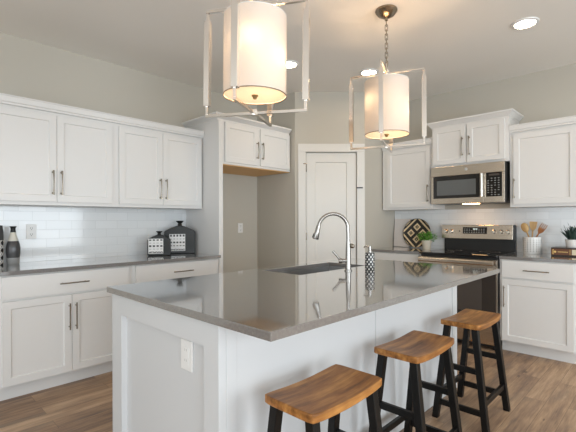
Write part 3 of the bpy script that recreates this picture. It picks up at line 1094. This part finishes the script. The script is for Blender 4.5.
downlight('round recessed downlight at the upper right above the range wall', -0.837, 3.528)
downlight('round recessed downlight just left of the far pendant chain', -2.271, 3.552)
downlight('round recessed downlight peeking out beside the near pendant shade', -2.715, 2.819)

# ------------------------------------------------------------------ stools


def stool(label, x, y):
    t = thing('bar_stool', label, 'stool', (x, y, 0), 0, 'backless wooden stools at the island')
    # saddle seat: thick plank dished along its length
    mb = MB()
    nx, ny, hx, hy = 10, 22, 0.121, 0.217
    def zt(u, v):
        return 0.631 - 0.011 * (1 - v * v) ** 1.1 - 0.003 * (1 - u * u) * (1 - v * v)
    top_, bot = [], []
    for i in range(nx + 1):
        u = -1 + 2 * i / nx
        rt, rb = [], []
        for j in range(ny + 1):
            v = -1 + 2 * j / ny
            cx = 1 - 0.05 * abs(v) ** 8
            cy = 1 - 0.03 * abs(u) ** 8
            px, pyy = u * hx * cx, v * hy * cy
            rt.append(mb.b.verts.new((px, pyy, zt(u, v))))
            rb.append(mb.b.verts.new((px, pyy, zt(u, v) - 0.031)))
        top_.append(rt)
        bot.append(rb)
    for i in range(nx):
        for j in range(ny):
            mb.b.faces.new((top_[i][j], top_[i + 1][j], top_[i + 1][j + 1], top_[i][j + 1]))
            mb.b.faces.new((bot[i][j], bot[i][j + 1], bot[i + 1][j + 1], bot[i + 1][j]))
    for i in range(nx):
        for j in (0, ny):
            mb.b.faces.new((top_[i][j], top_[i + 1][j], bot[i + 1][j], bot[i][j]))
    for j in range(ny):
        for i in (0, nx):
            mb.b.faces.new((top_[i][j], top_[i][j + 1], bot[i][j + 1], bot[i][j]))
    mb.build('seat', M['seat'], t, bevel=0.005, smooth=True, seg=3)

    def leg_at(sx, sy, z):
        k = 1 - z / 0.59
        return Vector((sx * (0.084 + 0.068 * k), sy * (0.178 + 0.024 * k), z))
    for sx in (-1, 1):
        for sy in (-1, 1):
            lo, hi = leg_at(sx, sy, 0.0005), leg_at(sx, sy, 0.599)
            s = 0.0185
            MB().hexa([lo + Vector(p) * s for p in ((-1, -1, 0), (1, -1, 0), (1, 1, 0), (-1, 1, 0))],
                      [hi + Vector(p) * s for p in ((-1, -1, 0), (1, -1, 0), (1, 1, 0), (-1, 1, 0))]).build('leg', M['legblack'], t, bevel=0.003)
    for sy in (-1, 1):
        for z in (0.345, 0.105):
            a, c = leg_at(-1, sy, z), leg_at(1, sy, z)
            MB().box(a.x + 0.0188, c.x - 0.0188, a.y - 0.010, a.y + 0.010, z - 0.017, z + 0.017).build('stretcher', M['legblack'], t, bevel=0.002)
    for sx in (-1, 1):
        a, c = leg_at(sx, -1, 0.160), leg_at(sx, 1, 0.160)
        MB().box(a.x - 0.010, a.x + 0.010, a.y + 0.0188, c.y - 0.0188, 0.143, 0.177).build('stretcher', M['legblack'], t, bevel=0.002)
    return t


stool('wooden saddle seat stool nearest the camera, its black legs cut by the bottom edge', -0.948, 1.182)
stool('middle wooden saddle seat stool with black legs, between the other two', -0.955, 1.920)
stool('farthest wooden saddle seat stool with black legs, in front of the oven', -0.950, 2.690)

# ------------------------------------------------------------------ decor on the left worktop
ZC = 0.9145
v = thing('bottle_vase', 'black bottle vase with a white shoulder band and dark flared neck', 'vase', (-3.815, 0.762, ZC))
MB().lathe([(0, 0), (0.040, 0), (0.043, 0.006), (0.045, 0.052)], 32).build('base_band', M['basketband'], v, smooth=True)
MB().lathe([(0.045, 0.0522), (0.050, 0.09), (0.050, 0.13), (0.044, 0.165), (0.037, 0.185)], 32).build('vase_body', M['vasegrey'], v, smooth=True)
MB().lathe([(0.037, 0.1852), (0.030, 0.21), (0.023, 0.235), (0.019, 0.255)], 32).build('shoulder_band', M['cream'], v, smooth=True)
MB().lathe([(0.019, 0.2552), (0.0165, 0.275), (0.018, 0.290), (0.025, 0.303), (0.022, 0.303), (0.014, 0.288), (0.013, 0.26), (0, 0.258)], 32).build('neck', M['glazeblk'], v, smooth=True)
v = thing('tall_vase', 'tall dark vase with a ring print, cut by the left edge', 'vase', (-3.815, 0.638, ZC))
MB().lathe([(0, 0), (0.056, 0), (0.060, 0.006), (0.061, 0.195)], 32).build('printed_base', M['ringdots'], v, smooth=True)
MB().lathe([(0.061, 0.1952), (0.060, 0.26), (0.054, 0.31), (0.044, 0.312), (0.044, 0.29), (0, 0.29)], 32).build('vase_body', M['vasegrey'], v, smooth=True)


def square_jar(label, x, y, w, d, h, rz, sh, nr, pa, rows, cols, marks_r):
    t = thing('square_jar', label, 'jar', (x, y, ZC), rz, 'black square shouldered jars')
    mb = MB()
    zs = h * sh
    a = w / 2
    poly = [(-a + 0.008, 0), (a - 0.008, 0), (a, 0.008), (a, zs - 0.012), (a - 0.012, zs), (a * 0.55, zs + h * 0.085), (nr * 1.2, zs + h * 0.145),
            (-nr * 1.2, zs + h * 0.145), (-a * 0.55, zs + h * 0.085), (-a + 0.012, zs), (-a, zs - 0.012), (-a, 0.008)]
    mb.prism(poly, 'Y', -d / 2, d / 2)
    mb.build('jar_body', M['glazeblk'], t, bevel=0.010, seg=3)
    z0 = zs + h * 0.145 - 0.002
    MB().lathe([(0, z0 + 0.0025), (nr * 0.95, z0 + 0.0025), (nr * 0.75, z0 + (h - z0) * 0.5), (nr * 1.55, h - 0.004), (nr * 1.45, h), (nr * 0.9, h), (nr * 0.6, h - 0.02), (0, h - 0.022)], 24).build('neck', M['glazeblk'], t, smooth=True)
    px0, px1, pz0, pz1 = pa
    p = MB().box(px0, px1, -d / 2 - 0.0022, -d / 2 - 0.0004, pz0, pz1).build('printed_panel', M['cream'] if False else M['ceramicw'], t)
    mk = MB()
    cw = (px1 - px0) / cols
    rh = (pz1 - pz0) / rows
    for r in range(rows):
        for c in range(cols):
            s = marks_r[r]
            if s <= 0:
                continue
            cx, cz = px0 + (c + 0.5) * cw, pz0 + (r + 0.55) * rh
            mk.box(cx - cw * 0.30, cx + cw * 0.30, -d / 2 - 0.0030, -d / 2 - 0.0023, cz - rh * s, cz + rh * s)
    mk.build('print_marks', M['slot'], p)
    bs = MB().box(px0 + 0.004, px1 - 0.004, -d / 2 - 0.0030, -d / 2 - 0.0023, pz0 + 0.004, pz0 + 0.022)
    bs.build('print_band', M['basketband'], p)
    return t


rj = math.atan2(0.855, 0.518)
square_jar('larger black shouldered jar with a white printed panel, beside the alcove panel', -3.790, 2.250, 0.318, 0.10, 0.345, rj, 0.70, 0.026,
           (-0.105, 0.055, 0.028, 0.205), 5, 5, (0, 0.12, 0.22, 0.06, 0.30))
square_jar('smaller black shouldered jar with a white printed panel, in front of the larger', -3.705, 1.968, 0.220, 0.09, 0.242, rj, 0.70, 0.020,
           (-0.100, 0.040, 0.020, 0.168), 5, 4, (0, 0.06, 0.28, 0.06, 0.22))

# ------------------------------------------------------------------ decor on the range wall
bo = MB().box(-0.112, 0.112, -0.009, 0.009, 0, 0.362).build('cutting_board', M['marble'], bevel=0.004)
bo.location = (P1.x + 0.125, YW - 0.058, ZC + 0.002)
bo.rotation_euler = (math.radians(-6), 0, 0)
tag(bo, 'pale square cutting board leaning on the tiles behind the woven tray', 'cutting board')

TR = 0.182
M['tray'] = tray_mat(TR)
tr = MB().lathe([(0, 0.004), (TR * 0.94, 0.004), (TR * 0.98, 0.010), (TR, 0.014), (TR, 0.008), (TR * 0.97, 0.0), (TR * 0.9, -0.004), (0, -0.004)], 64).build('woven_tray', M['tray'], smooth=True)
tr.rotation_euler = (math.radians(90 - 8), 0, 0)
tr.location = (-2.318, YW - 0.075, ZC + TR * math.cos(math.radians(8)) + 0.003)
tag(tr, 'round woven tray with black and straw diamond pattern leaning by the stove', 'tray')


def leaf(mb, base, tip, width, up=Vector((0, 0, 1)), droop=0.0, n=5, fold=0.25):
    base, tip = Vector(base), Vector(tip)
    d = (tip - base)
    s = d.cross(up)
    if s.length < 1e-4:
        s = Vector((1, 0, 0))
    s.normalize()
    nn = s.cross(d).normalized()
    rows = []
    for i in range(n + 1):
        t = i / n
        c = base + d * t + Vector((0, 0, -droop * t * t))
        w = width * (math.sin(PI * min(1, 0.12 + t * 0.88)) ** 0.8) * 0.5
        rows.append((mb.b.verts.new(c - s * w + nn * w * fold), mb.b.verts.new(c), mb.b.verts.new(c + s * w + nn * w * fold)))
    for a, c in zip(rows, rows[1:]):
        mb.b.faces.new((a[0], a[1], c[1], c[0]))
        mb.b.faces.new((a[1], a[2], c[2], c[1]))


pp = thing('potted_plant', 'leafy bright green plant in a beige pot in front of the woven tray', 'plant', (-2.119, YW - 0.230, ZC))
MB().lathe([(0, 0), (0.040, 0), (0.044, 0.006), (0.053, 0.085), (0.057, 0.088), (0.057, 0.106), (0.050, 0.106), (0.048, 0.09), (0, 0.09)], 28).build('pot', M['potbeige'], pp, smooth=True)
MB().lathe([(0, 0.0905), (0.047, 0.0905), (0.047, 0.097), (0, 0.10)], 20).build('soil', M['soil'], pp)
rnd = random.Random(3)
for mname, cnt in (('leaf', 110), ('leaf2', 120)):
    mb = MB()
    for i in range(cnt):
        a = rnd.uniform(0, 2 * PI)
        r = 0.105 * math.sqrt(rnd.random())
        z = 0.100 + 0.105 * rnd.random() * (1 - (r / 0.15) ** 2) + 0.02 * rnd.random()
        p = Vector((r * math.cos(a) * 1.0, r * math.sin(a) * 0.7, z))
        q = p + Vector((math.cos(a + rnd.uniform(-.8, .8)) * 0.032, math.sin(a + rnd.uniform(-.8, .8)) * 0.026, rnd.uniform(-0.012, 0.030)))
        leaf(mb, p, q, 0.019, n=3)
        if i % 5 == 0:
            mb.tube([(p.x * 0.2, p.y * 0.2, 0.095), tuple(p)], 0.0012, 5)
    mb.build('foliage', M[mname], pp)

# utensil crock and its utensils
CKX, CKY = -1.042, YW - 0.150
cr = thing('utensil_crock', 'white dotted ceramic crock holding wooden utensils right of the stove', 'crock', (CKX, CKY, ZC))
MB().lathe([(0, 0), (0.074, 0), (0.079, 0.006), (0.080, 0.165), (0.080, 0.170), (0.074, 0.170), (0.073, 0.012), (0, 0.012)], 40).build('crock_body', M['crock'], cr, smooth=True)


def utensil(name, label, p, q, m):
    """handle from p to q, then a head along the same axis; built in its own frame with z along the handle"""
    p, q = Vector(p), Vector(q)
    o = thing(name, label, 'utensil', p, 0, 'wooden utensils in the crock')
    L = (q - p).length
    zv = (q - p).normalized()
    yv = Vector((0, 1, 0))
    yv = (yv - zv * yv.dot(zv)).normalized()
    xv = yv.cross(zv)
    rot = Matrix((xv, yv, zv)).transposed().to_quaternion()
    o.rotation_mode = 'QUATERNION'
    o.rotation_quaternion = rot
    return o, L


def head_prism(mb, outline, th):
    mb.prism(outline, 'Y', -th / 2, th / 2)


B0 = Vector((CKX, CKY, ZC + 0.0185))
o, L = utensil('wooden_spoon', 'pale wooden spoon standing at the left in the white crock', B0 + Vector((0.030, 0.0, 0)), B0 + Vector((-0.050, 0.010, 0.205)), M['spoon'])
MB().tube([(0, 0, 0), (0, 0, L)], [0.006, 0.007], 10).build('handle', M['spoon'], o, smooth=True)
sp = MB().lathe([(0, -0.052), (0.016, -0.044), (0.031, -0.022), (0.036, 0.005), (0.030, 0.034), (0.016, 0.050), (0, 0.054)], 24)
sp.moved(Matrix.Translation((0, 0, L + 0.040)) @ Matrix.Diagonal((1, 0.35, 1, 1))).build('spoon_bowl', M['spoon'], o, smooth=True)
o, L = utensil('wooden_turner', 'flat pale wooden turner standing in the middle of the white crock', B0 + Vector((-0.015, 0.030, 0)), B0 + Vector((-0.002, 0.040, 0.215)), M['spoon'])
MB().tube([(0, 0, 0), (0, 0, L)], [0.006, 0.007], 10).build('handle', M['spoon'], o, smooth=True)
mb = MB()
head_prism(mb, [(-0.010, L), (0.010, L), (0.029, L + 0.030), (0.036, L + 0.092), (-0.036, L + 0.092), (-0.029, L + 0.030)], 0.008)
mb.build('turner_blade', M['spoon'], o, bevel=0.003)
o, L = utensil('slotted_spatula', 'reddish brown wooden fork with open tines leaning right in the crock', B0 + Vector((-0.045, -0.012, 0)), B0 + Vector((0.066, -0.020, 0.192)), M['spoon2'])
MB().tube([(0, 0, 0), (0, 0, L)], [0.006, 0.007], 10).build('handle', M['spoon2'], o, smooth=True)
mb = MB()
head_prism(mb, [(-0.010, L), (0.010, L), (0.024, L + 0.022), (0.029, L + 0.055), (-0.029, L + 0.055), (-0.024, L + 0.022)], 0.009)
for x in (-0.0245, -0.0085, 0.0085, 0.0245):
    mb.prism([(x - 0.0045, L + 0.0548), (x + 0.0045, L + 0.0548), (x + 0.0030, L + 0.106), (x - 0.0030, L + 0.106)], 'Y', -0.004, 0.004)
mb.build('fork_head', M['spoon2'], o, bevel=0.001, seg=1)

# book with a potted succulent on it
BX0, BX1, BY0, BY1 = -0.853, -0.605, YW - 0.285, YW - 0.075
bk = thing('book', 'thick dark leather bound book lying on the worktop under the white pot', 'book', (BX0, BY0, ZC))
bwid, bdep = BX1 - BX0, BY1 - BY0
MB().box(0, bwid, 0.0, bdep, 0.0, 0.010).box(0, bwid, 0.0, bdep, 0.068, 0.078).build('cover', M['bookc'], bk, bevel=0.002)
MB().prism([(-0.004, 0.012), (0.0, 0.0102), (0.008, 0.0102), (0.008, 0.0678), (0.0, 0.0678), (-0.004, 0.066)], 'X', 0, bwid).build('spine', M['bookm'], bk)
MB().box(0.006, bwid - 0.006, 0.0085, bdep - 0.008, 0.0104, 0.0676).build('pages', M['paper'], bk)
MB().box(0.166, bwid - 0.012, -0.0055, -0.0042, 0.014, 0.064).build('spine_label', M['paper'], bk)
gl = MB()
for x in (0.012, 0.020, 0.150):
    gl.box(x, x + 0.003, -0.0055, -0.0042, 0.014, 0.064)
gl.tube([(0.034, -0.0042, 0.040), (0.034, -0.0056, 0.040)], 0.010, 14)
gl.box(0.055, 0.135, -0.0055, -0.0042, 0.037, 0.042)
gl.build('gold_tooling', M['gold'], bk)
sp_ = thing('succulent_pot', 'dark spiky succulent in a white pot standing on the book', 'plant', (-0.700, YW - 0.165, ZC + 0.0785))
MB().lathe([(0, 0), (0.048, 0), (0.052, 0.005), (0.060, 0.076), (0.056, 0.076), (0.052, 0.060), (0, 0.060)], 28).build('pot', M['ceramicw'], sp_, smooth=True)
MB().lathe([(0, 0.0605), (0.050, 0.0605), (0.050, 0.066), (0, 0.068)], 20).build('soil', M['soil'], sp_)
mb = MB()
for i in range(15):
    a = i * 2.4
    r = 0.010 + 0.0016 * i
    tip_r = 0.018 + 0.0072 * i
    leaf(mb, (r * math.cos(a), r * math.sin(a), 0.066), (tip_r * math.cos(a), tip_r * math.sin(a), 0.215 - 0.0050 * i), 0.046, n=5, fold=0.5)
mb.build('leaves', M['succ'], sp_)
mb = MB()
for dx, dy, hh in ((-0.082, -0.01, 0.155), (-0.060, 0.0, 0.185), (-0.03, 0.02, 0.205)):
    mb.tube([(dx * 0.2, dy, 0.066), (dx * 0.6, dy, 0.12), (dx, dy, hh)], [0.0026, 0.0022, 0.0018], 6)
    leaf(mb, (dx, dy, hh - 0.006), (dx - 0.014, dy - 0.002, hh + 0.034), 0.026, n=4)
    leaf(mb, (dx * 0.7, dy, hh - 0.045), (dx * 0.7 - 0.018, dy + 0.004, hh - 0.012), 0.018, n=4)
mb.build('bud_stems', M['succ'], sp_)
